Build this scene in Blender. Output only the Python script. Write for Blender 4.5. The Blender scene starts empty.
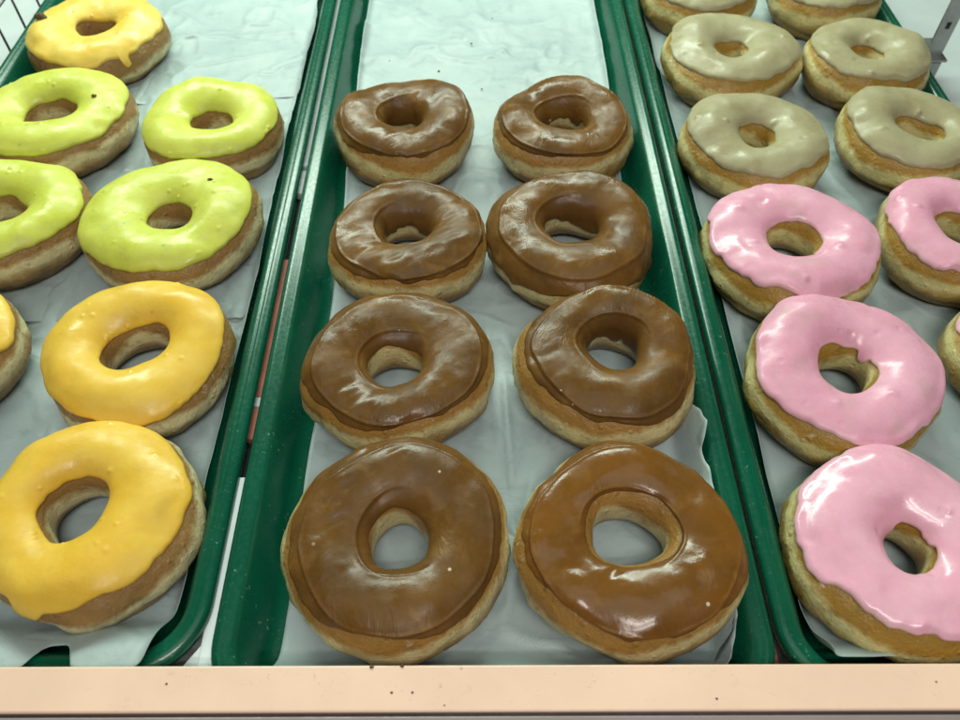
import bpy, math, random
import numpy as np
from mathutils import Vector

SC = bpy.context.scene
COL = SC.collection
PI = math.pi
rad = math.radians

# ------------------------------------------------------------------ numpy noise
_rs = np.random.RandomState(7)
_perm = _rs.permutation(512)
_val = _rs.uniform(-1, 1, 512)

def vnoise(P, seed=0):
    """value noise on (...,3) points, range about -1..1"""
    P = np.asarray(P, float) + seed * 17.31
    i = np.floor(P).astype(int)
    f = P - i
    f = f * f * f * (f * (f * 6 - 15) + 10)
    def h(a, b, c):
        return _val[_perm[(_perm[(_perm[(i[..., 0] + a) & 511] + i[..., 1] + b) & 511] + i[..., 2] + c) & 511]]
    x, y, z = f[..., 0], f[..., 1], f[..., 2]
    def mix(a, b, t): return a + (b - a) * t
    return mix(mix(mix(h(0, 0, 0), h(1, 0, 0), x), mix(h(0, 1, 0), h(1, 1, 0), x), y),
               mix(mix(h(0, 0, 1), h(1, 0, 1), x), mix(h(0, 1, 1), h(1, 1, 1), x), y), z)

def fbm(P, seed=0, octv=3):
    s = 0; a = 1.0; P = np.asarray(P, float)
    for k in range(octv):
        s = s + a * vnoise(P, seed + k * 3); P = P * 2.03; a *= .5
    return s

def sstep(a, b, x):
    t = np.clip((x - a) / (b - a), 0, 1)
    return t * t * (3 - 2 * t)

# ------------------------------------------------------------------ object helpers
def put(name, mesh, material=None, parent=None, loc=None):
    o = bpy.data.objects.new(name, mesh)
    COL.objects.link(o)
    if material: mesh.materials.append(material)
    if parent: o.parent = parent
    if loc is not None: o.location = loc
    return o

def tag(o, label=None, cat=None, group=None, kind=None):
    if label: o['label'] = label
    if cat: o['category'] = cat
    if group: o['group'] = group
    if kind: o['kind'] = kind
    return o

def empty(name, loc):
    o = bpy.data.objects.new(name, None)
    o.empty_display_size = .02
    COL.objects.link(o); o.location = loc
    return o

def grid_mesh(name, V, wrap_u=False, wrap_v=False, attrs=None):
    """V: (nu,nv,3) -> quad mesh"""
    nu, nv = V.shape[:2]
    me = bpy.data.meshes.new(name)
    iu = np.arange(nu if wrap_u else nu - 1); iv = np.arange(nv if wrap_v else nv - 1)
    A, B = np.meshgrid(iu, iv, indexing='ij')
    A1 = (A + 1) % nu; B1 = (B + 1) % nv
    F = np.stack([A * nv + B, A1 * nv + B, A1 * nv + B1, A * nv + B1], -1).reshape(-1, 4)
    n = nu * nv; m = len(F)
    me.vertices.add(n); me.vertices.foreach_set('co', V.reshape(-1).astype(np.float32))
    me.loops.add(m * 4); me.loops.foreach_set('vertex_index', F.reshape(-1).astype(np.int32))
    me.polygons.add(m)
    me.polygons.foreach_set('loop_start', np.arange(0, m * 4, 4, dtype=np.int32))
    me.polygons.foreach_set('loop_total', np.full(m, 4, dtype=np.int32))
    me.polygons.foreach_set('use_smooth', np.ones(m, dtype=bool))
    for k, a in (attrs or {}).items():
        at = me.attributes.new(k, 'FLOAT', 'POINT')
        at.data.foreach_set('value', np.broadcast_to(a, (nu, nv)).reshape(-1).astype(np.float32))
    me.update(calc_edges=True); me.validate()
    return me

def poly_mesh(name, V, F, smooth=False):
    me = bpy.data.meshes.new(name)
    me.from_pydata([tuple(v) for v in V], [], F)
    me.polygons.foreach_set('use_smooth', np.full(len(F), smooth, dtype=bool))
    me.update(); return me

class MB:
    def __init__(s): s.V = []; s.F = []
    def box(s, x0, x1, y0, y1, z0, z1, bev=0.0):
        b = bev; n = len(s.V)
        if b <= 0:
            s.V += [(x, y, z) for z in (z0, z1) for x, y in ((x0, y0), (x1, y0), (x1, y1), (x0, y1))]
            for f in ((3, 2, 1, 0), (4, 5, 6, 7), (0, 1, 5, 4), (1, 2, 6, 5), (2, 3, 7, 6), (3, 0, 4, 7)):
                s.F.append(tuple(n + i for i in f))
            return
        rings = [(b, z0), (0, z0 + b), (0, z1 - b), (b * .3, z1 - b * .3), (b, z1)]
        for ins, z in rings:
            for (x, y, sx, sy) in ((x0, y0, 1, 1), (x1, y0, -1, 1), (x1, y1, -1, -1), (x0, y1, 1, -1)):
                s.V.append((x + sx * ins, y + sy * ins, z))
        s.F.append((n + 3, n + 2, n + 1, n))
        for r in range(len(rings) - 1):
            for k in range(4):
                s.F.append((n + r * 4 + k, n + r * 4 + (k + 1) % 4, n + r * 4 + 4 + (k + 1) % 4, n + r * 4 + 4 + k))
        e = n + (len(rings) - 1) * 4
        s.F.append((e, e + 1, e + 2, e + 3))
    def tube(s, pts, r, seg=10):
        n = len(s.V); P = [Vector(p) for p in pts]
        for i, p in enumerate(P):
            d = (P[min(i + 1, len(P) - 1)] - P[max(i - 1, 0)]).normalized()
            u = d.orthogonal().normalized(); w = d.cross(u)
            for k in range(seg):
                a = 2 * PI * k / seg
                s.V.append(tuple(p + u * (r * math.cos(a)) + w * (r * math.sin(a))))
        for i in range(len(P) - 1):
            for k in range(seg):
                s.F.append((n + i * seg + k, n + i * seg + (k + 1) % seg, n + (i + 1) * seg + (k + 1) % seg, n + (i + 1) * seg + k))
        s.F.append(tuple(n + k for k in reversed(range(seg))))
        s.F.append(tuple(n + (len(P) - 1) * seg + k for k in range(seg)))
    def build(s, name, mat, parent=None, smooth=False, loc=None):
        return put(name, poly_mesh(name, s.V, s.F, smooth), mat, parent, loc)

# ------------------------------------------------------------------ materials
class NT:
    def __init__(s, name):
        s.m = bpy.data.materials.new(name); s.m.use_nodes = True
        s.t = s.m.node_tree; s.n = s.t.nodes
        s.p = s.n['Principled BSDF']
    def node(s, typ, **kw):
        nd = s.n.new(typ)
        for k, v in kw.items():
            if k.startswith('_'): setattr(nd, k[1:], v)
            else:
                nd.inputs[k.replace('__', ' ')].default_value = v
        return nd
    def link(s, a, b): s.t.links.new(a, b)
    def coords(s):
        tc = s.n.new('ShaderNodeTexCoord'); oi = s.n.new('ShaderNodeObjectInfo')
        mu = s.n.new('ShaderNodeVectorMath'); mu.operation = 'SCALE'; mu.inputs['Scale'].default_value = 7.3
        s.link(oi.outputs['Location'], mu.inputs[0])
        cb = s.n.new('ShaderNodeCombineXYZ'); ml = s.n.new('ShaderNodeMath'); ml.operation = 'MULTIPLY'; ml.inputs[1].default_value = 13.7
        s.link(oi.outputs['Random'], ml.inputs[0]); s.link(ml.outputs[0], cb.inputs[2])
        ad = s.n.new('ShaderNodeVectorMath'); ad.operation = 'ADD'
        s.link(tc.outputs['Object'], ad.inputs[0]); s.link(cb.outputs[0], ad.inputs[1])
        s.oi = oi
        return ad.outputs[0]
    def noise(s, vec, scale, detail=3, rough=.55, dist=0.0):
        nd = s.n.new('ShaderNodeTexNoise')
        nd.inputs['Scale'].default_value = scale; nd.inputs['Detail'].default_value = detail
        nd.inputs['Roughness'].default_value = rough; nd.inputs['Distortion'].default_value = dist
        s.link(vec, nd.inputs['Vector']); return nd.outputs['Fac']
    def ramp(s, fac, stops):
        r = s.n.new('ShaderNodeValToRGB'); e = r.color_ramp.elements
        while len(e) > 1: e.remove(e[-1])
        e[0].position = stops[0][0]; e[0].color = tuple(stops[0][1]) + (1,)
        for p, c in stops[1:]:
            x = e.new(p); x.color = tuple(c) + (1,)
        s.link(fac, r.inputs[0]); return r.outputs[0]
    def fr(s, fac, a, b, c=0.0, d=1.0):
        r = s.n.new('ShaderNodeMapRange'); r.interpolation_type = 'SMOOTHSTEP'
        for i, v in zip(('From Min', 'From Max', 'To Min', 'To Max'), (a, b, c, d)): r.inputs[i].default_value = v
        s.link(fac, r.inputs['Value']); return r.outputs[0]
    def math(s, op, a, b):
        m = s.n.new('ShaderNodeMath'); m.operation = op
        for i, v in enumerate((a, b)):
            if isinstance(v, (int, float)): m.inputs[i].default_value = v
            else: s.link(v, m.inputs[i])
        return m.outputs[0]
    def mix(s, fac, a, b, mode='MIX'):
        m = s.n.new('ShaderNodeMix'); m.data_type = 'RGBA'; m.blend_type = mode
        for i, v in (('Factor', fac), ('A', a), ('B', b)):
            sock = [q for q in m.inputs if q.name == i and (q.type == 'RGBA' if i != 'Factor' else q.type == 'VALUE')][0]
            if isinstance(v, (int, float)): sock.default_value = v
            elif isinstance(v, tuple): sock.default_value = v + (1,)
            else: s.link(v, sock)
        return [q for q in m.outputs if q.type == 'RGBA'][0]
    def attr(s, name):
        a = s.n.new('ShaderNodeAttribute'); a.attribute_name = name; return a.outputs['Fac']
    def bump(s, h, dist, strength=1.0, prev=None):
        b = s.n.new('ShaderNodeBump'); b.inputs['Distance'].default_value = dist; b.inputs['Strength'].default_value = strength
        s.link(h, b.inputs['Height'])
        if prev is not None: s.link(prev, b.inputs['Normal'])
        return b.outputs[0]
    def set(s, **kw):
        for k, v in kw.items():
            sock = s.p.inputs[k.replace('__', ' ')]
            if isinstance(v, (int, float)): sock.default_value = v
            elif isinstance(v, tuple): sock.default_value = v + (1,) if sock.type == 'RGBA' else v
            else: s.link(v, sock)
        return s

def dough_material(name, top, waist, low, greasy=.42):
    s = NT(name); v = s.coords()
    lat = s.attr('lat')
    n1 = s.noise(v, 45, 4); n2 = s.noise(v, 190, 4, .65); n3 = s.noise(v, 900, 3, .6)
    h = s.math('ADD', lat, s.math('MULTIPLY', s.math('SUBTRACT', n1, .5), .50))
    h = s.math('ADD', h, s.math('MULTIPLY', s.math('SUBTRACT', n2, .5), .18))
    mid = tuple((a + b) / 2 for a, b in zip(top, waist))
    c = s.ramp(s.fr(h, -1, 1), [(0.0, tuple(x * .75 for x in low)), (.20, low), (.31, mid), (.35, waist), (.49, waist), (.54, mid), (.61, top), (1.0, tuple(x * .8 for x in top))])
    c = s.mix(s.fr(n2, .50, .72, 0, .4), c, tuple(x * .6 for x in top))
    c = s.mix(s.fr(n3, .60, .78, 0, .35), c, tuple(min(1, x * 1.15) for x in waist))
    # dried glaze film, in flakes
    fl = s.math('MULTIPLY', s.fr(s.noise(v, 130, 5, .7, .6), .60, .70), s.fr(s.noise(v, 28, 2), .50, .64))
    c = s.mix(s.math('MULTIPLY', fl, .55), c, (.72, .66, .52))
    b = s.bump(n2, .0012, .8); b = s.bump(n3, .0004, .9, b)
    w = s.n.new('ShaderNodeTexVoronoi'); w.inputs['Scale'].default_value = 260; s.link(v, w.inputs['Vector'])
    b = s.bump(s.math('MULTIPLY', s.fr(w.outputs['Distance'], .0, .45, 1, 0), s.fr(w.outputs['Color'], .55, .75)), .0006, .8, b)
    s.set(Base__Color=c, Roughness=s.fr(n2, .3, .75, greasy, greasy + .22), Normal=b)
    s.p.inputs['Subsurface Weight'].default_value = .12
    s.p.inputs['Subsurface Radius'].default_value = (1, .5, .22); s.p.inputs['Subsurface Scale'].default_value = .003
    s.p.inputs['Specular IOR Level'].default_value = .42
    return s.m

def icing_material(name, base, alt, rough, wrinkle, sss=.25, pits=0.0, speck=None, flakes=0.0, coat=0.0, edge=None, aniso=1.0, thin=None, wscale=120, wmin=.15, spec=.34):
    s = NT(name); v0 = s.coords()
    mp = s.n.new('ShaderNodeMapping'); s.link(v0, mp.inputs['Vector'])
    mp.inputs['Scale'].default_value = (1, aniso, 1); mp.inputs['Rotation'].default_value = (0, 0, rad(32))
    v = mp.outputs[0]
    n1 = s.noise(v0, 32, 3, .5, .4); n2 = s.noise(v, wscale, 3, .6, .8); n3 = s.noise(v0, 420, 3, .6)
    c = s.mix(s.fr(n1, .35, .68), base, alt)
    c = s.mix(s.fr(n3, .45, .75, 0, .14), c, tuple(min(1, x * 1.35 + .02) for x in base))
    if thin:   # places where the icing lies thin and the crust shows through
        c = s.mix(s.math('MULTIPLY', s.fr(s.noise(v0, 62, 3, .6, .5), .52, .74), .5), c, thin)
    if edge:
        e = s.math('ADD', s.attr('edge'), s.math('MULTIPLY', s.math('SUBTRACT', n2, .5), .5))
        c = s.mix(s.fr(e, .0, .30, .75, 0), c, edge)
    if speck:
        w = s.n.new('ShaderNodeTexVoronoi'); w.inputs['Scale'].default_value = 110; s.link(v0, w.inputs['Vector'])
        ms = s.math('MULTIPLY', s.fr(w.outputs['Distance'], .10, .17, 1, 0), s.fr(w.outputs['Color'], .80, .82))
        c = s.mix(s.math('MULTIPLY', ms, .7), c, speck)
    if flakes:
        w = s.n.new('ShaderNodeTexVoronoi'); w.inputs['Scale'].default_value = 150; s.link(v0, w.inputs['Vector'])
        ms = s.math('MULTIPLY', s.fr(w.outputs['Distance'], .08, .16, 1, 0), s.fr(w.outputs['Color'], .86, .88))
        c = s.mix(s.math('MULTIPLY', ms, flakes), c, (.8, .72, .55))
    mask = s.fr(s.noise(v0, 38, 2, .5), .42, .66, wmin, 1)
    hgt = s.math('MULTIPLY', n2, mask)
    b = s.bump(hgt, wrinkle, 1.0)
    b = s.bump(n3, .00012, .8, b)
    if pits:
        w = s.n.new('ShaderNodeTexVoronoi'); w.inputs['Scale'].default_value = 85; s.link(v0, w.inputs['Vector'])
        ms = s.math('MULTIPLY', s.fr(w.outputs['Distance'], .05, .22, 1, 0), s.fr(w.outputs['Color'], .72, .76))
        b = s.bump(ms, pits, 1.0, b)
    s.set(Base__Color=c, Roughness=s.fr(s.noise(v0, 60, 4, .65), .32, .68, rough * .65, rough * 1.5), Normal=b)
    P = s.p.inputs
    P['Subsurface Weight'].default_value = sss; P['Subsurface Radius'].default_value = (1, .7, .4); P['Subsurface Scale'].default_value = .0025
    P['Specular IOR Level'].default_value = spec; P['Coat Weight'].default_value = coat; P['Coat Roughness'].default_value = .10
    return s.m

def plain(name, col, rough, var=.12, scale=30, bump=0.0, bscale=300, metal=0.0, scuff=None, specks=None):
    s = NT(name); v = s.coords()
    n1 = s.noise(v, scale, 4, .6); n2 = s.noise(v, bscale, 4, .6)
    c = s.mix(s.fr(n1, .3, .7), tuple(x * (1 - var) for x in col), tuple(min(1, x * (1 + var)) for x in col))
    if scuff:
        sc = s.math('MULTIPLY', s.fr(s.noise(v, 420, 3, .7, 1.5), .64, .69), s.fr(s.noise(v, 45, 2), .46, .62))
        c = s.mix(s.math('MULTIPLY', sc, .8), c, scuff)
    if specks:
        w = s.n.new('ShaderNodeTexVoronoi'); w.inputs['Scale'].default_value = 55; s.link(v, w.inputs['Vector'])
        ms = s.math('MULTIPLY', s.fr(w.outputs['Distance'], .02, .05, 1, 0), s.fr(w.outputs['Color'], .55, .60))
        c = s.mix(s.math('MULTIPLY', ms, .75), c, specks)
        c = s.mix(s.math('MULTIPLY', s.fr(s.noise(v, 90, 5, .7, 1.0), .60, .75), .16), c, specks)
    s.set(Base__Color=c, Roughness=s.fr(n2, .3, .7, rough * .85, rough * 1.2), Metallic=metal)
    if bump: s.set(Normal=s.bump(n2, bump, 1.0))
    return s.m

M = {}
M['dough_dark'] = dough_material('dough_dark', (.325, .180, .055), (.68, .59, .33), (.27, .16, .055), .34)
M['dough_gold'] = dough_material('dough_gold', (.37, .205, .034), (.62, .54, .25), (.28, .175, .045), .27)
M['dough_mid'] = dough_material('dough_mid', (.35, .18, .04), (.60, .50, .25), (.27, .15, .045), .30)
M['lime'] = icing_material('lime_icing', (.57, .60, .080), (.62, .63, .115), .36, .00022, .25, speck=(.35, .38, .07), thin=(.50, .49, .12), edge=(.48, .48, .07))
M['orange'] = icing_material('orange_icing', (.78, .475, .050), (.80, .53, .080), .38, .00022, .25, speck=(.76, .28, .03), thin=(.66, .42, .07), edge=(.78, .45, .04))
M['yellow'] = icing_material('yellow_icing', (.78, .57, .12), (.76, .49, .065), .38, .0003, .25, thin=(.58, .44, .13))
M['maple'] = icing_material('maple_icing', (.158, .072, .0145), (.108, .050, .0120), .33, .0009, .04, spec=.27, flakes=.75, coat=0, aniso=.45, thin=(.25, .125, .030), wscale=130, wmin=.04)
M['maple_glossy'] = icing_material('maple_glossy_icing', (.195, .080, .0135), (.150, .062, .0120), .22, .0009, .04, flakes=.75, coat=.15, aniso=.6, thin=(.26, .12, .026), wscale=120, wmin=.04)
M['tan'] = icing_material('tan_icing', (.35, .305, .175), (.38, .34, .20), .36, .0003, .2, coat=0, spec=.30, thin=(.31, .24, .125), edge=(.45, .39, .25))
M['pink'] = icing_material('pink_icing', (.74, .345, .455), (.78, .40, .51), .30, .0002, .28, pits=-.0003, coat=.05, edge=(.76, .52, .49), thin=(.54, .36, .34), wscale=80)
M['pink_glossy'] = icing_material('pink_glossy_icing', (.80, .39, .50), (.84, .45, .56), .20, .0002, .28, pits=-.0003, coat=.2, edge=(.80, .56, .53), thin=(.72, .42, .46), wscale=80)
M['green'] = plain('green_fibreglass', (.002, .080, .042), .24, .10, 25, .00003, 400, scuff=(.25, .40, .33))
M['peach'] = plain('peach_laminate', (.88, .605, .455), .42, .05, 14, .00006, 260, scuff=(.62, .40, .28), specks=(.22, .12, .07))
M['dark'] = plain('dark_gap', (.05, .03, .03), .6)
M['mauve'] = plain('mauve_metal', (.27, .21, .21), .4, .05)
M['deck'] = plain('white_enamel', (.52, .56, .56), .35, .04)
M['rail_pale'] = plain('pale_plastic', (.72, .80, .80), .4, .05)
M['rail_red'] = plain('terracotta_plastic', (.55, .20, .14), .5, .15, 60)
M['rail_black'] = plain('black_rubber', (.015, .015, .017), .5)
M['steel'] = plain('bracket_steel', (.42, .43, .42), .38, .12, 60, metal=.8)
M['wire'] = plain('black_wire', (.05, .05, .05), .4)
M['crumb'] = plain('crumb_brown', (.12, .075, .03), .7, .4, 300, .001, 700)

def paper_material(name, sheen):
    s = NT(name); v = s.coords()
    n1 = s.noise(v, 16, 4, .6); n2 = s.noise(v, 90, 5, .65, .4); n3 = s.noise(v, 900, 3)
    c = s.mix(s.fr(n1, .3, .7), (.31, .38, .38), (.385, .455, .445))
    # grease spots and faint crumbs
    c = s.mix(s.math('MULTIPLY', s.fr(s.noise(v, 34, 4, .65, .5), .54, .66), .40), c, (.22, .285, .285))
    w = s.n.new('ShaderNodeTexVoronoi'); w.inputs['Scale'].default_value = 42; s.link(v, w.inputs['Vector'])
    ms = s.math('MULTIPLY', s.fr(w.outputs['Distance'], .02, .045, 1, 0), s.fr(w.outputs['Color'], .62, .66))
    c = s.mix(s.math('MULTIPLY', ms, .7), c, (.28, .30, .24))
    wv = s.n.new('ShaderNodeTexVoronoi'); wv.feature = 'DISTANCE_TO_EDGE'; wv.inputs['Scale'].default_value = 13
    dv = s.n.new('ShaderNodeVectorMath'); dv.operation = 'ADD'; nz = s.n.new('ShaderNodeTexNoise'); nz.inputs['Scale'].default_value = 22
    sc_ = s.n.new('ShaderNodeVectorMath'); sc_.operation = 'SCALE'; sc_.inputs['Scale'].default_value = .05
    s.link(v, nz.inputs['Vector']); s.link(nz.outputs['Color'], sc_.inputs[0]); s.link(v, dv.inputs[0]); s.link(sc_.outputs[0], dv.inputs[1]); s.link(dv.outputs[0], wv.inputs['Vector'])
    b = s.bump(s.fr(wv.outputs['Distance'], .0, .08, 1, 0), .0012, .45)
    b = s.bump(n2, .0010, .6, b); b = s.bump(n3, .0001, .4, b)
    s.set(Base__Color=c, Roughness=.5, Normal=b)
    s.p.inputs['Sheen Weight'].default_value = sheen
    return s.m
M['paper'] = paper_material('waxed_paper', .05)

# ------------------------------------------------------------------ donuts
def spow(v, e): return np.sign(v) * np.abs(v) ** e

def make_base(p):
    rs = np.random.RandomState(p['seed'])
    ph = rs.uniform(0, 2 * PI, 8)
    R, H, rh = p['R'], p['H'], p['rh']
    hx, hy = p.get('hole', (0, 0)); tx, ty = p.get('tilt', (0, 0)); e, ea = p.get('ell', (0, 0))
    he, hea = p.get('hell', (.06, ph[7]))
    seed = p['seed']; flat = p.get('flat', .82); flat_in = p.get('flat_in', .66)
    def base(th, fi):
        Ro = R * (1 + e * np.cos(2 * (th - ea)) + .018 * np.cos(3 * th + ph[0]) + .009 * np.cos(5 * th + ph[1]) + .012 * np.cos(2 * th + ph[2]))
        Ri = rh * (1 + he * np.cos(2 * (th - hea)) + .035 * np.cos(3 * th + ph[3]) + .02 * np.cos(5 * th + ph[4]))
        ca, sa = np.cos(fi), np.sin(fi)
        w = .5 + .5 * np.where(ca > 0, spow(ca, .88), ca)               # 0 hole .. 1 outside
        b = H / 2
        top = sa > 0
        zz = b * spow(sa, np.where(top, np.where(ca > 0, flat, flat_in), .80))
        # upper half leans in a little, the belly sits at the waist
        ins = np.where(top, .045 * sa ** 2, .10 * sa ** 2) * R
        rin = Ri + ins * .6; rout = Ro - ins
        x = (hx + rin * np.cos(th)) * (1 - w) + rout * np.cos(th) * w
        y = (hy + rin * np.sin(th)) * (1 - w) + rout * np.sin(th) * w
        z = b + zz
        P = np.stack([x, y, z], -1)
        # lumps
        N = np.stack([ca * np.cos(th), ca * np.sin(th), sa], -1)
        d = .0021 * vnoise(P * 34, seed) + .0007 * vnoise(P * 95, seed + 5)
        rough_side = np.clip(1 - np.abs(sa + .15) / .75, 0, 1) * sstep(.1, .5, ca)
        d = d + rough_side * (.0008 * vnoise(P * np.array([120, 120, 190]), seed + 7) + .0005 * vnoise(P * 300, seed + 8))
        d = d * np.where(sa < -.75, .3, 1) * (.45 + .55 * sstep(-.6, .3, ca))
        # the proofing crease around the waist
        wv = .06 + .10 * np.cos(2 * th + ph[5]) + .06 * np.cos(3 * th + ph[6])
        cr = np.exp(-((fi - wv + .45) / .12) ** 2) * p.get('crease', .0011) * (.6 + .5 * np.cos(th * 2 + ph[2]))
        P = P + N * (d - np.maximum(cr, 0))[..., None]
        k = np.clip(P[..., 2] / H, 0, 1.2)
        P[..., 2] += k * (tx * P[..., 0] + ty * P[..., 1]) + k * p.get('hump', .0012) * np.cos(2 * th + ph[1])
        P[..., 2] = np.maximum(P[..., 2], .0004 + .0006 * (1 - np.abs(ca)) * 0)
        return P
    return base, rs, ph

def normals_grid(V, wrap_u=True):
    du = np.roll(V, -1, 0) - np.roll(V, 1, 0)
    dv = np.gradient(V, axis=1)
    n = np.cross(du, dv)
    n /= np.linalg.norm(n, axis=-1, keepdims=True) + 1e-12
    return n

DONUTS = []
def make_donut(p):
    base, rs, ph = make_base(p)
    kind = p['kind']; seed = p['seed']
    root = empty(p['name'], (p['x'], p['y'], .0022))
    tag(root, p['label'], 'donut', p['group'])
    # --- dough ring
    nt, nf = 176, 76
    th = np.linspace(0, 2 * PI, nt, endpoint=False)[:, None] + np.zeros((1, nf))
    fi = np.linspace(-PI, PI, nf, endpoint=False)[None, :] + np.zeros((nt, 1))
    V = base(th, fi)
    lat = np.sin(fi) + .25 * np.cos(2 * th + ph[5]) * .5 + p.get('lat', 0)
    inner = (np.cos(fi) < -.2)
    lat = np.where(inner, lat + .15, lat)
    put('dough_ring', grid_mesh('dough_ring', V, True, True, {'lat': lat}), M[p['dough']], root)
    # --- icing
    nt, nf = 240, 84
    t1 = np.linspace(0, 2 * PI, nt, endpoint=False)
    circ = np.stack([np.cos(t1), np.sin(t1), 0 * t1], -1)
    wob = p.get('wob', .10)
    fo = p.get('fo', .42) + wob * vnoise(circ * 1.6 + 3, seed + 1) + wob * .6 * vnoise(circ * 4.5, seed + 2) + wob * .25 * vnoise(circ * 12, seed + 3)
    da, ds = p.get('bare', (-90, 0))
    fo = fo + ds * np.cos(t1 - rad(da))
    for a, wd, dp in p.get('drips', []):
        dd = (t1 - rad(a) + PI) % (2 * PI) - PI
        fo = fo - dp * np.exp(-(dd / wd) ** 4)
    f_in = p.get('fi', 2.55) + .13 * vnoise(circ * 1.3 + 9, seed + 6) + .02 * vnoise(circ * 5, seed + 7)
    for a, wd, dp in p.get('indrips', []):
        dd = (t1 - rad(a) + PI) % (2 * PI) - PI
        f_in = f_in + dp * np.exp(-(dd / wd) ** 4)
    u = np.linspace(0, 1, nf)
    u = .5 - .5 * np.cos(PI * u) * (.55 + .45 * np.abs(np.cos(PI * u)) ** .0)   # denser at the edges
    u = (u - u[0]) / (u[-1] - u[0])
    fi = fo[:, None] + (f_in - fo)[:, None] * u[None, :]
    th = t1[:, None] + 0 * fi
    B = base(th, fi); N = normals_grid(B)
    if N[:, nf // 2, 2].mean() < 0: N = -N
    a_ = (p['R'] - p['rh']) / 2
    seg = np.linalg.norm(np.diff(B, axis=1), axis=-1)
    arc = np.concatenate([np.zeros((nt, 1)), np.cumsum(seg, 1)], 1)
    dE = arc; dI = arc[:, -1:] - arc
    t0 = p.get('thick', .0017)
    ew = .0020
    def bead(d, w): return np.sqrt(np.clip(1 - (1 - np.clip(d / w, 0, 1)) ** 2, 0, 1))
    t = t0 * bead(dE, ew) * bead(dI, .0024)
    # thicker roll along the outer edge, where icing has run and set
    t = t + p.get('roll', .0006) * np.exp(-((dE - .0030) / .0026) ** 2) * (.6 + .8 * vnoise(circ * 3, seed + 11))[:, None]
    sag = .0006 * vnoise(B * 55, seed + 20) + .00025 * vnoise(B * 160, seed + 21)
    amp = p.get('amp', 1.0)
    edgef = bead(dE, .004) * bead(dI, .004)
    t = t + sag * amp * edgef
    if kind == 'maple':
        # second, thicker pour with a visible lip on the shoulder
        lip = p.get('lip', .92) + .16 * np.cos(t1 - rad(p.get('lipdir', -70))) * -1 + .07 * vnoise(circ * 2.5, seed + 30)
        t = t + .0011 * sstep(0, .075, fi - lip[:, None]) * edgef + .0005 * np.exp(-((fi - lip[:, None] - .07) / .05) ** 2)
        # swirl ridge left by the dipping, an open arc round the hole
        rr = p.get('ring', 2.25) + .10 * np.cos(t1 - rad(p.get('ringdir', 200)))
        dd = (t1 - rad(p.get('ringdir', 200)) + PI) % (2 * PI) - PI
        mk = sstep(2.3, 1.2, np.abs(dd))
        st = sstep(-.05, .05, fi - rr[:, None])
        t = t + (.0007 * np.exp(-((fi - rr[:, None]) / .05) ** 2) - .0004 * st * bead(dI, .004)) * mk[:, None]
        # fine drag wrinkles, on some sides only
        wm = sstep(.0, .5, vnoise(B * 26, seed + 40))
        ang = p.get('drag', .6)
        q = B.copy(); qx = q[..., 0] * math.cos(ang) + q[..., 1] * math.sin(ang); qy = -q[..., 0] * math.sin(ang) + q[..., 1] * math.cos(ang)
        q = np.stack([qx * 90, qy * 260, q[..., 2] * 90], -1)
        t = t + .00036 * wm * vnoise(q, seed + 41) * edgef
    if kind in ('pink', 'tan'):
        t = t + .0007 * np.clip(vnoise(B * 75, seed + 50), 0, 1) ** 2 * edgef * amp
        rs2 = np.random.RandomState(seed + 99)
        for k in range(p.get('bubbles', 4)):                           # burst bubbles and beads
            i = rs2.randint(nt); j = rs2.randint(int(nf * .15), int(nf * .8))
            dd = np.linalg.norm(B - B[i, j], axis=-1); r_ = rs2.uniform(.0014, .0026)
            s_ = rs2.choice([1, 1, -1])
            t = t + s_ * .0010 * np.exp(-(dd / r_) ** 2)
            if s_ < 0: t = t + .0004 * np.exp(-(dd / r_) ** 2)
    if kind in ('lime', 'orange', 'yellow'):
        rs2 = np.random.RandomState(seed + 77)
        for k in range(14):                                            # small pimples
            i = rs2.randint(nt); j = rs2.randint(int(nf * .1), int(nf * .85))
            dd = np.linalg.norm(B - B[i, j], axis=-1); r_ = rs2.uniform(.0006, .0012)
            t = t + .0006 * np.exp(-(dd / r_) ** 2)
    for a, f0, L, w_ in p.get('runs', []):                             # thin runs down the side
        pass
    t = t * 1.0 - .0005 * (1 - bead(dE, .0012)) - .0005 * (1 - bead(dI, .0012))
    W = B + N * t[..., None]
    ed = np.minimum(dE, dI) / .010
    put('icing', grid_mesh('icing', W, True, False, {'edge': np.clip(ed, 0, 1)}), M[p['icing']], root)
    DONUTS.append((p, W + np.array([p['x'], p['y'], .0022])))
    return root

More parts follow.
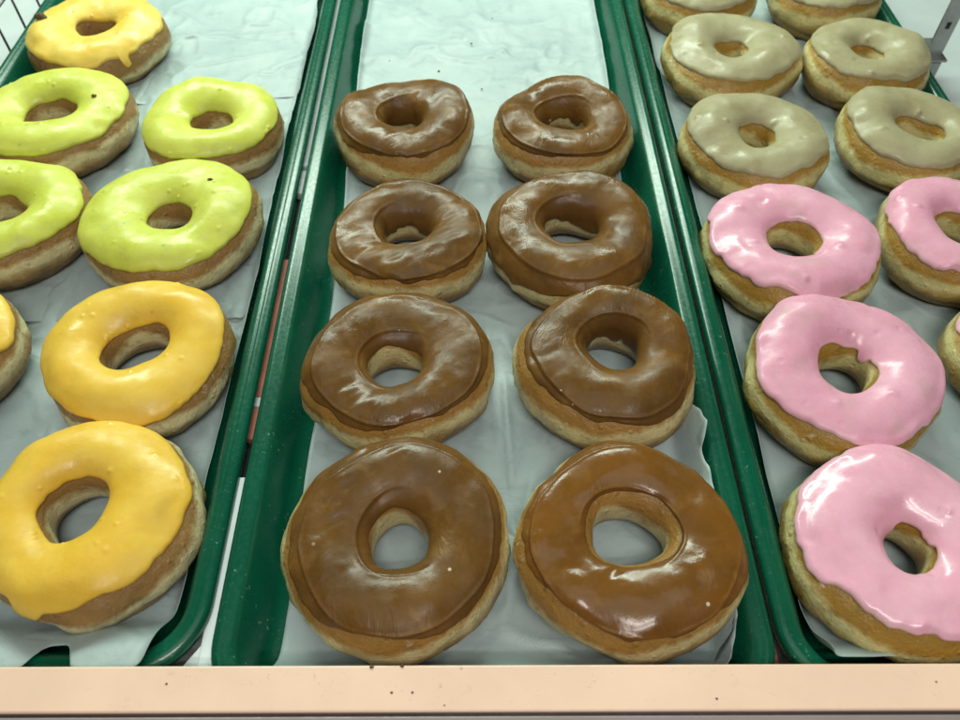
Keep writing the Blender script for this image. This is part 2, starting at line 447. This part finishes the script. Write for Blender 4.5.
G = {'lime': 'lime iced ring donuts', 'orange': 'orange iced ring donuts', 'maple': 'maple brown iced ring donuts',
     'tan': 'tan iced ring donuts', 'pink': 'pink iced ring donuts', 'yellow': 'orange iced ring donuts'}
KIND = dict(lime=dict(dough='dough_dark', icing='lime', fo=.48, bare=(-50, .14), fi=2.78, wob=.10, roll=.0004, thick=.0018, amp=.55, lat=-.12),
            orange=dict(dough='dough_dark', icing='orange', fo=.50, bare=(-40, .16), fi=2.70, wob=.13, roll=.0006, thick=.0019, amp=.55, lat=-.18, crease=.0018),
            yellow=dict(dough='dough_dark', icing='yellow', fo=.46, bare=(-30, .16), fi=2.70, wob=.14, roll=.0006, thick=.0019, lat=.15, amp=.8),
            maple=dict(dough='dough_mid', icing='maple', fo=.58, bare=(-75, .10), fi=3.12, wob=.15, lat=-.24, flat=.68, flat_in=.50, roll=.0003, thick=.0009, amp=.7),
            tan=dict(dough='dough_gold', icing='tan', fo=.60, bare=(-112, .14), fi=2.72, wob=.13, roll=.0007, thick=.0017, amp=.7, lat=-.30, crease=.0016),
            pink=dict(dough='dough_gold', icing='pink', fo=.62, bare=(-118, .14), fi=2.66, wob=.18, roll=.0009, thick=.0019, lat=-.30, crease=.0016, amp=.8))
NAME = dict(lime='lime_iced_donut', orange='orange_iced_donut', yellow='orange_iced_donut', maple='maple_iced_donut', tan='tan_iced_donut', pink='pink_iced_donut')

SPEC = [
 # left tray
 ('yellow', -.2951, .5771, .0530, .0367, .0150, 'pale orange iced donut at the back of the left tray, brown crumb on its icing', dict(drips=[(-50, .055, .42)], hole=(.001, .001), hell=(.12, 0))),
 ('lime', -.2935, .4670, .0535, .0378, .0185, 'speckled lime iced donut right in front of the pale orange donut', dict(hell=(.14, .4))),
 ('lime', -.1825, .4577, .0475, .0371, .0155, 'smallest lime iced donut, beside the inner rim of the left tray', dict(hole=(.003, -.002))),
 ('lime', -.2878, .3635, .0492, .0392, .0160, 'lime iced donut at the left photo edge, in front of the speckled lime donut', dict()),
 ('lime', -.1869, .3621, .0533, .0379, .0142, 'large lime iced donut directly behind the orange donut with a skewed hole', dict(hole=(.002, -.003))),
 ('orange', -.1797, .2578, .0487, .0375, .0160, 'orange iced donut with a skewed hole, between a lime and the nearest orange donut', dict(hs=.90, hell=(.18, .5), tilt=(-.06, .06), drips=[(-75, .5, .12)])),
 ('orange', -.2880, .2617, .0430, .0372, .0150, 'orange iced donut mostly cut off by the left photo edge', dict()),
 ('orange', -.1760, .1626, .0495, .0381, .0172, 'nearest orange iced donut, one drip on its front edge by the peach ledge', dict(hs=.84, hell=(.05, 1.57), hole=(-.006, .001), drips=[(-104, .14, .34), (-150, .3, .1)], tilt=(-.03, 0))),
 # centre tray
 ('maple', -.0480, .4548, .0480, .0391, .0150, 'maple brown donut at the back left of the centre tray', dict(hs=.92, ringdir=190, lipdir=-60, hell=(.05, 0), lip=.86)),
 ('maple', .0607, .4525, .0486, .0382, .0165, 'maple brown donut at the back right of the centre tray', dict(hs=.92, ringdir=140, lipdir=-80, hole=(0, .002), hell=(.08, 0))),
 ('maple', -.0401, .3450, .0483, .0376, .0155, "maple brown donut second from the back in the centre tray's left row", dict(hs=.92, ringdir=215, lipdir=-60, hell=(.08, 0), lip=.86)),
 ('maple', .0582, .3468, .0510, .0388, .0182, 'maple brown donut second from the back in the right row, icing far down its front', dict(hs=.92, ringdir=170, lipdir=-85, fo=.02, hell=(.08, 0), tilt=(.0, .02))),
 ('maple', -.0399, .2491, .0493, .0378, .0150, "maple brown donut third from the back in the centre tray's left row", dict(fi=2.85, hs=.92, ringdir=160, lipdir=-70, hole=(-.001, -.005), ell=(.02, .8))),
 ('maple', .0684, .2486, .0471, .0396, .0162, 'maple brown donut third from the back in the right row, near the curled paper', dict(bare=(-140, .10), hs=.92, ringdir=130, lipdir=-70, hole=(.004, .005), tilt=(.02, .03))),
 ('maple', -.0362, .1500, .0513, .0383, .0138, 'maple brown donut at the front left of the centre tray, nearest its left wall', dict(fi=2.85, hs=1.0, ringdir=200, lipdir=-60, hole=(.002, -.003), hell=(.07, 1.6), ell=(.012, .6))),
 ('maple', .0679, .1477, .0503, .0385, .0172, 'glossy maple brown donut at the front right of the centre tray', dict(bare=(-130, .10), hs=.90, ringdir=60, lipdir=-80, hole=(0, .002), hell=(.08, 0), lip=.86, fi=2.42, icing='maple_glossy')),
 # right tray
 ('tan', .1879, .6361, .0470, .0386, .0140, 'tan iced donut cut by the top photo edge, beside the centre tray', dict()),
 ('tan', .2918, .6348, .0455, .0388, .0135, 'tan iced donut cut by the top photo edge, in the outer row', dict()),
 ('tan', .1942, .5436, .0520, .0370, .0128, 'wide flattened tan iced donut in the inner row, second from the back', dict(ell=(.02, 0))),
 ('tan', .2940, .5348, .0463, .0388, .0122, 'tan iced donut standing right in front of the grey metal bracket', dict()),
 ('tan', .1889, .4354, .0495, .0383, .0135, 'tan iced donut directly behind the rearmost pink donut of the inner row', dict()),
 ('tan', .2975, .4440, .0475, .0377, .0145, 'tan iced donut at the right photo edge, directly behind a pink donut', dict(hell=(.22, -.5), hole=(.003, -.003))),
 ('pink', .1875, .3338, .0511, .0375, .0165, 'pink iced donut directly in front of a tan donut, beside the centre tray', dict(drips=[(-75, .55, .22), (-165, .3, .15)], bubbles=6, wob=.24)),
 ('pink', .2900, .3425, .0465, .0390, .0160, 'pink iced donut at the right edge in front of a tan donut', dict()),
 ('pink', .1906, .2395, .0503, .0383, .0172, 'pink iced donut with an icing bead at its hole, second nearest', dict(hs=.80, indrips=[(38, .20, .28), (120, .5, -.1)], bubbles=6, tilt=(.02, .04))),
 ('pink', .2959, .2512, .0425, .0372, .0140, 'pink iced donut mostly cut off by the right photo edge', dict()),
 ('pink', .1865, .1437, .0485, .0381, .0130, 'nearest pink iced donut, beside the peach ledge, icing folded into its hole', dict(icing='pink_glossy', hs=.78, hole=(.002, -.002), indrips=[(140, .70, .55), (20, .3, .15)], bubbles=5, tilt=(.02, .02))),
]
for k, (kind, x, y, R, H, rh, label, ex) in enumerate(SPEC):
    p = dict(kind=kind, name=NAME[kind], x=x, y=y, R=R, H=H - .0018, rh=rh * ex.get('hs', .86), label=label, group=G[kind], seed=11 + k * 7)
    p.update(KIND[kind]); p.update(ex)
    make_donut(p)

# ------------------------------------------------------------------ trays
def tray(x0, x1, y0, y1, label, r=.032):
    prof_top = [(.0013, .0150), (.0002, .0165), (0, .0185), (.0003, .0208), (.0013, .0220), (.0030, .0227), (.0048, .0228), (.0054, .0224), (.0062, .0224),
                (.0082, .0222), (.0096, .0213), (.0106, .0198), (.0125, .0160), (.0155, .0098), (.0178, .0050), (.0196, .0022), (.0222, .0005), (.0260, 0.0)]
    prof_bot = [(.0260, -.0025), (.0210, -.0018), (.0180, 0.0), (.0150, .0050), (.0118, .0120), (.0095, .0165), (.0070, .0185), (.0040, .0180), (.0022, .0155)]
    nc = 14; rings = []
    def ring(d, z):
        rr = max(r - d, .004); pts = []
        for cx, cy, a0 in ((x1 - d - rr, y1 - d - rr, 0), (x0 + d + rr, y1 - d - rr, PI / 2), (x0 + d + rr, y0 + d + rr, PI), (x1 - d - rr, y0 + d + rr, 1.5 * PI)):
            for k in range(nc):
                a = a0 + PI / 2 * k / (nc - 1)
                pts.append((cx + rr * math.cos(a), cy + rr * math.sin(a), z))
        return pts
    V = []; F = []
    for d, z in prof_bot + prof_top: rings.append(ring(d, z))
    n = nc * 4
    for q in rings: V += q
    for i in range(len(rings) - 1):
        for k in range(n):
            F.append((i * n + k, i * n + (k + 1) % n, (i + 1) * n + (k + 1) % n, (i + 1) * n + k))
    F.append(tuple(range(n))[::-1])
    F.append(tuple((len(rings) - 1) * n + k for k in range(n)))
    for i in range(n): F.append(((len(rings) - 1) * n + i, (len(rings) - 1) * n + (i + 1) % n, (i + 1) % n, i)) if False else None
    o = put('display_tray', poly_mesh('display_tray', V, F, True), M['green'])
    return tag(o, label, 'tray', 'green display trays')

TL = (-.3600, -.1150); TC = (-.1118, .1248); TR = (.1266, .3450)
tray(TL[0], TL[1], .0925, .76, 'green tray on the left holding lime and orange iced donuts')
tray(TC[0], TC[1], .0757, .76, 'green tray in the middle holding only maple brown donuts')
tray(TR[0], TR[1], .0815, .76, 'green tray on the right holding tan and pink iced donuts')

# ------------------------------------------------------------------ paper liners
def liner(x0, x1, y0, y1, label, climbL, climbR, front=None, back=None, creases=(), seed=0, lift=None, foot=None, z0=.0010, nx=110, ny=220, amp=1.0, mat='paper'):
    """x0..x1: the tray's foot lines; climbL/climbR(y): how far the paper runs up the walls (m)"""
    v = np.linspace(0, 1, ny); u = np.linspace(0, 1, nx)
    yy = y0 + (y1 - y0) * v
    cl = np.array([climbL(y) for y in yy]); cr = np.array([climbR(y) for y in yy])
    S0 = x0 - cl; S1 = x1 + cr
    S = S0[None, :] + (S1 - S0)[None, :] * u[:, None]
    Y = np.broadcast_to(yy[None, :], S.shape).copy()
    if front is not None:
        f = np.array([front(x) for x in np.linspace(x0, x1, nx)])
        Y = Y + f[:, None] * (1 - sstep(0, .09, Y - y0))
    if back is not None:
        f = np.array([back(x) for x in np.linspace(x0, x1, nx)])
        Y = Y + f[:, None] * sstep(y1 - .05, y1, Y)
    ca, sa = math.cos(rad(60)), math.sin(rad(60))
    def bend(e):                      # arc length past the foot line -> (run, rise), softly
        e = np.maximum(e, 0); rb = .006; a = np.minimum(e / rb, rad(60)); rest = np.maximum(e - rb * rad(60), 0)
        return rb * np.sin(a) + rest * ca, rb * (1 - np.cos(a)) + rest * sa
    rl, hl = bend(x0 - S); rr, hr = bend(S - x1)
    X = np.clip(S, x0, x1) - rl + rr
    Z = z0 + hl + hr
    P = np.stack([X, Y, 0 * X], -1)
    w = 1 - np.abs(fbm(P * np.array([24, 17, 1]), seed, 3)) * 1.1
    wr = .0024 * np.clip(w, 0, 1) ** 3 + .0016 * (vnoise(P * 22, seed + 4) * .5 + .5) + .0004 * (vnoise(P * 70, seed + 6) * .5 + .5)
    Z = Z + wr * amp
    # loose edges stand off the wall
    ed = np.exp(-np.minimum(S - S0[None, :], S1[None, :] - S) / .012)
    Z = Z + ed * .0030 * (vnoise(P * np.array([1, 34, 1]), seed + 8) * .6 + .4)
    for (ax, ay, bx, by, wd, h) in creases:
        d = np.array([bx - ax, by - ay]); L = np.hypot(*d); d = d / L
        tt = np.clip((X - ax) * d[0] + (Y - ay) * d[1], 0, L)
        dist = np.hypot(X - ax - tt * d[0], Y - ay - tt * d[1])
        taper = np.sin(PI * np.clip(tt / L, 0.02, .98)) ** .5
        Z = Z + h * np.exp(-np.abs(dist) / wd) * taper
    if lift is not None: Z = Z + lift(X, Y)
    if foot is not None:
        q = foot + .002 - Y
        q = 1.7 * .002 * np.log1p(np.exp(np.clip(q / .002, -30, 30)))
        Z = Z + .0225 * np.tanh(q / .0225)
    me = grid_mesh('paper_liner', np.stack([X, Y, Z], -1)[:, :, :])
    o = put('paper_liner', me, M[mat])
    sm = o.modifiers.new('thickness', 'SOLIDIFY'); sm.thickness = .00012; sm.offset = 0
    return tag(o, label, 'paper liner', 'waxed paper liners')

def bumpf(c, w, h): return lambda t: h * math.exp(-((t - c) / w) ** 2)
FT = .0255    # foot of the wall inside the rim
# left: three overlapping sheets
liner(TL[0] + FT, TL[1] - FT + .001, .505, .735, 'rear paper sheet of the left tray, brightly lit and mostly bare',
      lambda y: .004, lambda y: .010 + bumpf(.60, .03, .006)(y) - bumpf(.66, .02, .006)(y),
      front=lambda x: .018 * (x - TL[0]) / .2, creases=[(-.30, .60, -.14, .615, .003, .0022), (-.23, .56, -.15, .59, .002, .0016)], seed=3, z0=.0034, ny=140)
liner(TL[0] + FT, TL[1] - FT + .001, .300, .56, 'middle paper sheet of the left tray, lying under the lime donuts',
      lambda y: .003, lambda y: .005 + bumpf(.325, .03, .012)(y), creases=[(-.31, .44, -.14, .43, .003, .0015)], seed=5, z0=.0022, ny=150)
liner(TL[0] + FT, TL[1] - FT, .093, .345, 'front paper sheet of the left tray under the orange donuts, its front edge lifting',
      lambda y: .003, lambda y: .006 + bumpf(.30, .05, .008)(y) + bumpf(.135, .04, .008)(y),
      front=lambda x: .013 * math.exp(-((x + .181) / .009) ** 4) + .006 * float(sstep(-.152, -.138, np.array(x))), seed=8, foot=.1180, z0=.0010, ny=150,
      lift=lambda X, Y: .0065 * sstep(.150, .112, Y) * (.25 + .75 * np.sin((X + .18) * 58) ** 2), creases=[(-.30, .20, -.14, .245, .003, .0014)])
# centre: one long sheet
def sstep2(y): return float(sstep(.30, .24, np.array(y)))
liner(TC[0] + FT + .001, TC[1] - FT - .001, .088, .735, 'long paper sheet down the centre tray, right edge curling up the wall',
      lambda y: .001 + .006 * float(sstep(.30, .60, np.array(y))),
      lambda y: .001 + .007 * float(sstep(.34, .60, np.array(y))) + .022 * float(sstep(.086, .108, np.array(y)) * sstep(.258, .222, np.array(y))) + bumpf(.215, .012, .005)(y) + bumpf(.148, .018, .006)(y) + .0050 * float(vnoise(np.array([y * 62, 3.3, 1.7]), 2)) * sstep2(y) + .0022 * float(vnoise(np.array([y * 170, 5.3, 1.7]), 4)) * sstep2(y) + 0,
      front=lambda x: .010 * math.exp(-((x - .022) / .012) ** 2) + .012 * math.exp(-((x - .0985) / .003) ** 2), seed=12, ny=330, foot=.1015,
      lift=lambda X, Y: .004 * sstep(.120, .094, Y) * (.3 + .7 * np.sin((X + .02) * 55) ** 2),
      creases=[(.0155, .262, .0180, .185, .0018, .0040), (.006, .30, .012, .21, .003, .0022), (.030, .20, .012, .12, .004, .003), (-.02, .31, .03, .29, .003, .002), (-.06, .592, .0, .603, .003, .0012), (.0, .603, .06, .588, .003, .0010)])
# right: one sheet with a folded front corner
liner(TR[0] + FT - .001, TR[1] - FT, .098, .735, 'paper sheet in the right tray under the tan and pink donuts, creased along its edge',
      lambda y: .004 + bumpf(.60, .06, .005)(y) + bumpf(.19, .02, .004)(y) + .011 * float(sstep(.155, .118, np.array(y))), lambda y: .004,
      seed=17, ny=300, foot=.1065, lift=lambda X, Y: .006 * sstep(.125, .10, Y) * sstep(.20, .165, X), creases=[(.158, .145, .172, .118, .0014, .003), (.24, .47, .26, .38, .003, .0015)])
# ------------------------------------------------------------------ shelf, rails, ledge
mb = MB(); mb.box(-.9, .9, .070, 1.3, -.012, -.0045)
tag(mb.build('shelf', M['deck']), kind='structure')

def rail(segs, xc, w, label):
    root = empty('divider_rail', (xc, segs[0][0], 0)); tag(root, label, 'rail', 'rails between the trays')
    for y0, y1, mat, z, nm in segs:
        m = MB(); m.box(-w / 2, w / 2, y0 - segs[0][0], y1 - segs[0][0], -.004, z, .0008); m.build(nm, M[mat], root)
    return root
r1 = rail([(.095, .188, 'rail_pale', .0165, 'pale_strip'), (.189, .212, 'rail_black', .009, 'black_clip'), (.2125, .232, 'rail_red', .0120, 'red_strip'), (.2325, .2385, 'rail_pale', .0125, 'white_clip'),
      (.239, .342, 'rail_red', .0120, 'red_strip'), (.3425, .402, 'rail_black', .0085, 'black_clip'), (.4025, .427, 'rail_pale', .0125, 'pale_strip'), (.4275, .431, 'deck', .0150, 'white_clip'), (.4315, .72, 'rail_pale', .0120, 'pale_strip')],
     -.1134, .0085, 'narrow striped rail in the gap between the left and centre trays')
m = MB(); m.V = [(-.026, -.020, .0), (.026, -.020, .0), (.0042, .012, .0), (-.0042, .012, .0), (-.028, -.020, .0128), (.028, -.020, .0128), (.0042, .012, .016), (-.0042, .012, .016)]
m.F = [(3, 2, 1, 0), (4, 5, 6, 7), (0, 1, 5, 4), (1, 2, 6, 5), (2, 3, 7, 6), (3, 0, 4, 7)]
m.build('end_plate', M['rail_pale'], r1)
rail([(.085, .72, 'rail_red', .0070, 'red_strip')], .1257, .0085, 'dark red rail in the narrow gap between the centre and right trays')

led = empty('front_ledge', (0, .075, .030)); tag(led, 'peach laminate ledge running across the front below the trays', 'ledge')
led.rotation_euler = (0, 0, rad(-.3))
m = MB(); m.box(-.6, .6, .0006, .0180, -.0075, .0040, .0008); m.build('top_board', M['peach'], led)
m = MB(); m.box(-.6, .6, -.0004, .0006, -.030, .0024, .0002); m.build('dark_seam', M['dark'], led)
m = MB(); m.box(-.6, .6, -.016, -.0005, -.030, .0030, .0008); m.build('lower_trim', M['mauve'], led)

# ------------------------------------------------------------------ bracket and wire guard
br = empty('shelf_bracket', (.3545, .552, -.0045)); tag(br, 'grey metal shelf bracket with slots standing beside the right tray', 'bracket')
m = MB(); m.box(-.0045, .0075, 0, .0022, 0, .16, .0005); m.box(.0062, .0075, .0023, .016, 0, .16, .0004); m.build('upright', M['steel'], br)
m = MB(); m.box(-.0090, .0105, -.006, .026, .0215, .0240, .0006); m.box(-.0085, .0070, -.0058, -.0040, .004, .0214, .0004); m.build('foot_plate', M['steel'], br)
m = MB(); m.tube([(-.0040, .020, .0238), (-.0040, .020, .0252)], .0032, 12); m.build('screw', M['rail_black'], br)
for zz in (.046, .085):
    m = MB(); m.box(.0000, .0030, -.0004, .0006, zz, zz + .005); m.build('slot', M['rail_black'], br)

wg = empty('wire_guard', (-.3705, .52, -.0045)); tag(wg, 'low black wire guard running along the outside of the left tray', 'wire guard')
m = MB(); m.tube([(.003 - .00, -.06, .048), (.0045, .24, .048)], .0011); m.build('top_wire', M['wire'], wg, True)
m = MB(); m.tube([(.003, -.06, .004), (.0045, .24, .004)], .0011); m.build('bottom_wire', M['wire'], wg, True)
for k in range(9):
    m = MB(); m.tube([(.0035, -.05 + .0345 * k, .0), (.0035, -.05 + .0345 * k, .048)], .0010); m.build('upright_wire', M['wire'], wg, True)

# ------------------------------------------------------------------ crumbs
def crumb(x, y, z, r, seed, label, group=None):
    t = np.linspace(0, 2 * PI, 14, endpoint=False)[:, None]; f = np.linspace(-PI / 2 + .05, PI / 2 - .05, 9)[None]
    P = np.stack([np.cos(f) * np.cos(t) * 1.4, np.cos(f) * np.sin(t), np.sin(f) * .8 + 0 * t], -1)
    P = P * (1 + .35 * vnoise(P * 2.3, seed))[..., None] * r
    o = put('crumb', grid_mesh('crumb', P, True, False), M['crumb'], None, (x, y, z))
    return tag(o, label, 'crumb', group)

def on_donut(i, x, y, r, label, seed):
    W = DONUTS[i][1].reshape(-1, 3)
    k = np.argmin((W[:, 0] - x) ** 2 + (W[:, 1] - y) ** 2)
    crumb(W[k, 0], W[k, 1], W[k, 2] + r * .3, r, seed, label)
on_donut(0, -.3320, .576, .0034, 'dark brown crumb stuck on the pale orange icing at the back of the left tray', 1)
on_donut(1, -.262, .474, .0013, 'tiny dark crumb on the speckled lime donut beside the left tray wall', 2)
on_donut(4, -.163, .382, .0010, 'tiny dark crumb on the large lime donut with a round hole', 3)
for k, (x, y) in enumerate([(-.083, .632), (-.068, .575), (-.002, .600), (.016, .640), (.006, .535), (-.028, .560)]):
    crumb(x, y, .0034, .0004 + .00015 * (k % 3), 20 + k, 'tiny dark crumb on the bare back part of the centre paper', 'crumbs on the centre paper')

for k, (x, y, r_) in enumerate([(-.1215, .0868, .0006), (-.0335, .0828, .0007), (-.0255, .0828, .0006), (-.0420, .0925, .0011), (-.0300, .0927, .0009), (-.0130, .0780, .0004), (.0920, .0795, .0006), (.1790, .0850, .0005)]):
    crumb(x, y, .0341, r_ * .6, 50 + k, 'tiny brown crumb lying on the peach front ledge', 'crumbs on the front ledge')

# ------------------------------------------------------------------ light
W = bpy.data.worlds.new('World'); SC.world = W; W.use_nodes = True
bg = W.node_tree.nodes['Background']; bg.inputs[0].default_value = (.80, 1.0, .93, 1); bg.inputs[1].default_value = .035

def area(name, loc, aim, sx, sy, power, col):
    L = bpy.data.lights.new(name, 'AREA'); L.shape = 'RECTANGLE'; L.size = sx; L.size_y = sy; L.energy = power; L.color = col
    o = bpy.data.objects.new(name, L); COL.objects.link(o); o.location = loc
    o.rotation_euler = (Vector(aim) - Vector(loc)).to_track_quat('-Z', 'Y').to_euler()
    return o
area('case_tube', (-.14, .99, .55), (-.10, .52, 0), .95, .15, 11.0, (.82, 1.0, .85))
area('overhead_fill', (0, .12, 1.10), (0, .30, 0), 1.5, .6, 3.0, (.88, 1.0, .92))  # large soft fill lamp added overhead, stands for no real window
area('ceiling_tube', (.10, -.28, 1.05), (.05, .2, 0), .50, .035, 3.3, (1.0, .95, .90))
area('ceiling_tube', (.10, -.42, 1.05), (.05, .2, 0), .50, .035, 3.3, (1.0, .95, .90))

# ------------------------------------------------------------------ camera
cam = bpy.data.cameras.new('camera'); co = bpy.data.objects.new('camera', cam); COL.objects.link(co)
cam.sensor_width = 36; cam.sensor_fit = 'HORIZONTAL'; cam.lens = 777 / 960 * 36
cam.clip_start = .01; cam.clip_end = 50
co.location = (0, 0, .351); co.rotation_euler = (rad(90 - 52.236), 0, rad(-.497))
cam.dof.use_dof = True; cam.dof.focus_distance = .40; cam.dof.aperture_fstop = 14
SC.camera = co
SC.view_settings.view_transform = 'Standard'; SC.view_settings.look = 'None'
SC.view_settings.exposure = 0; SC.view_settings.gamma = 1; SC.view_settings.use_curve_mapping = False
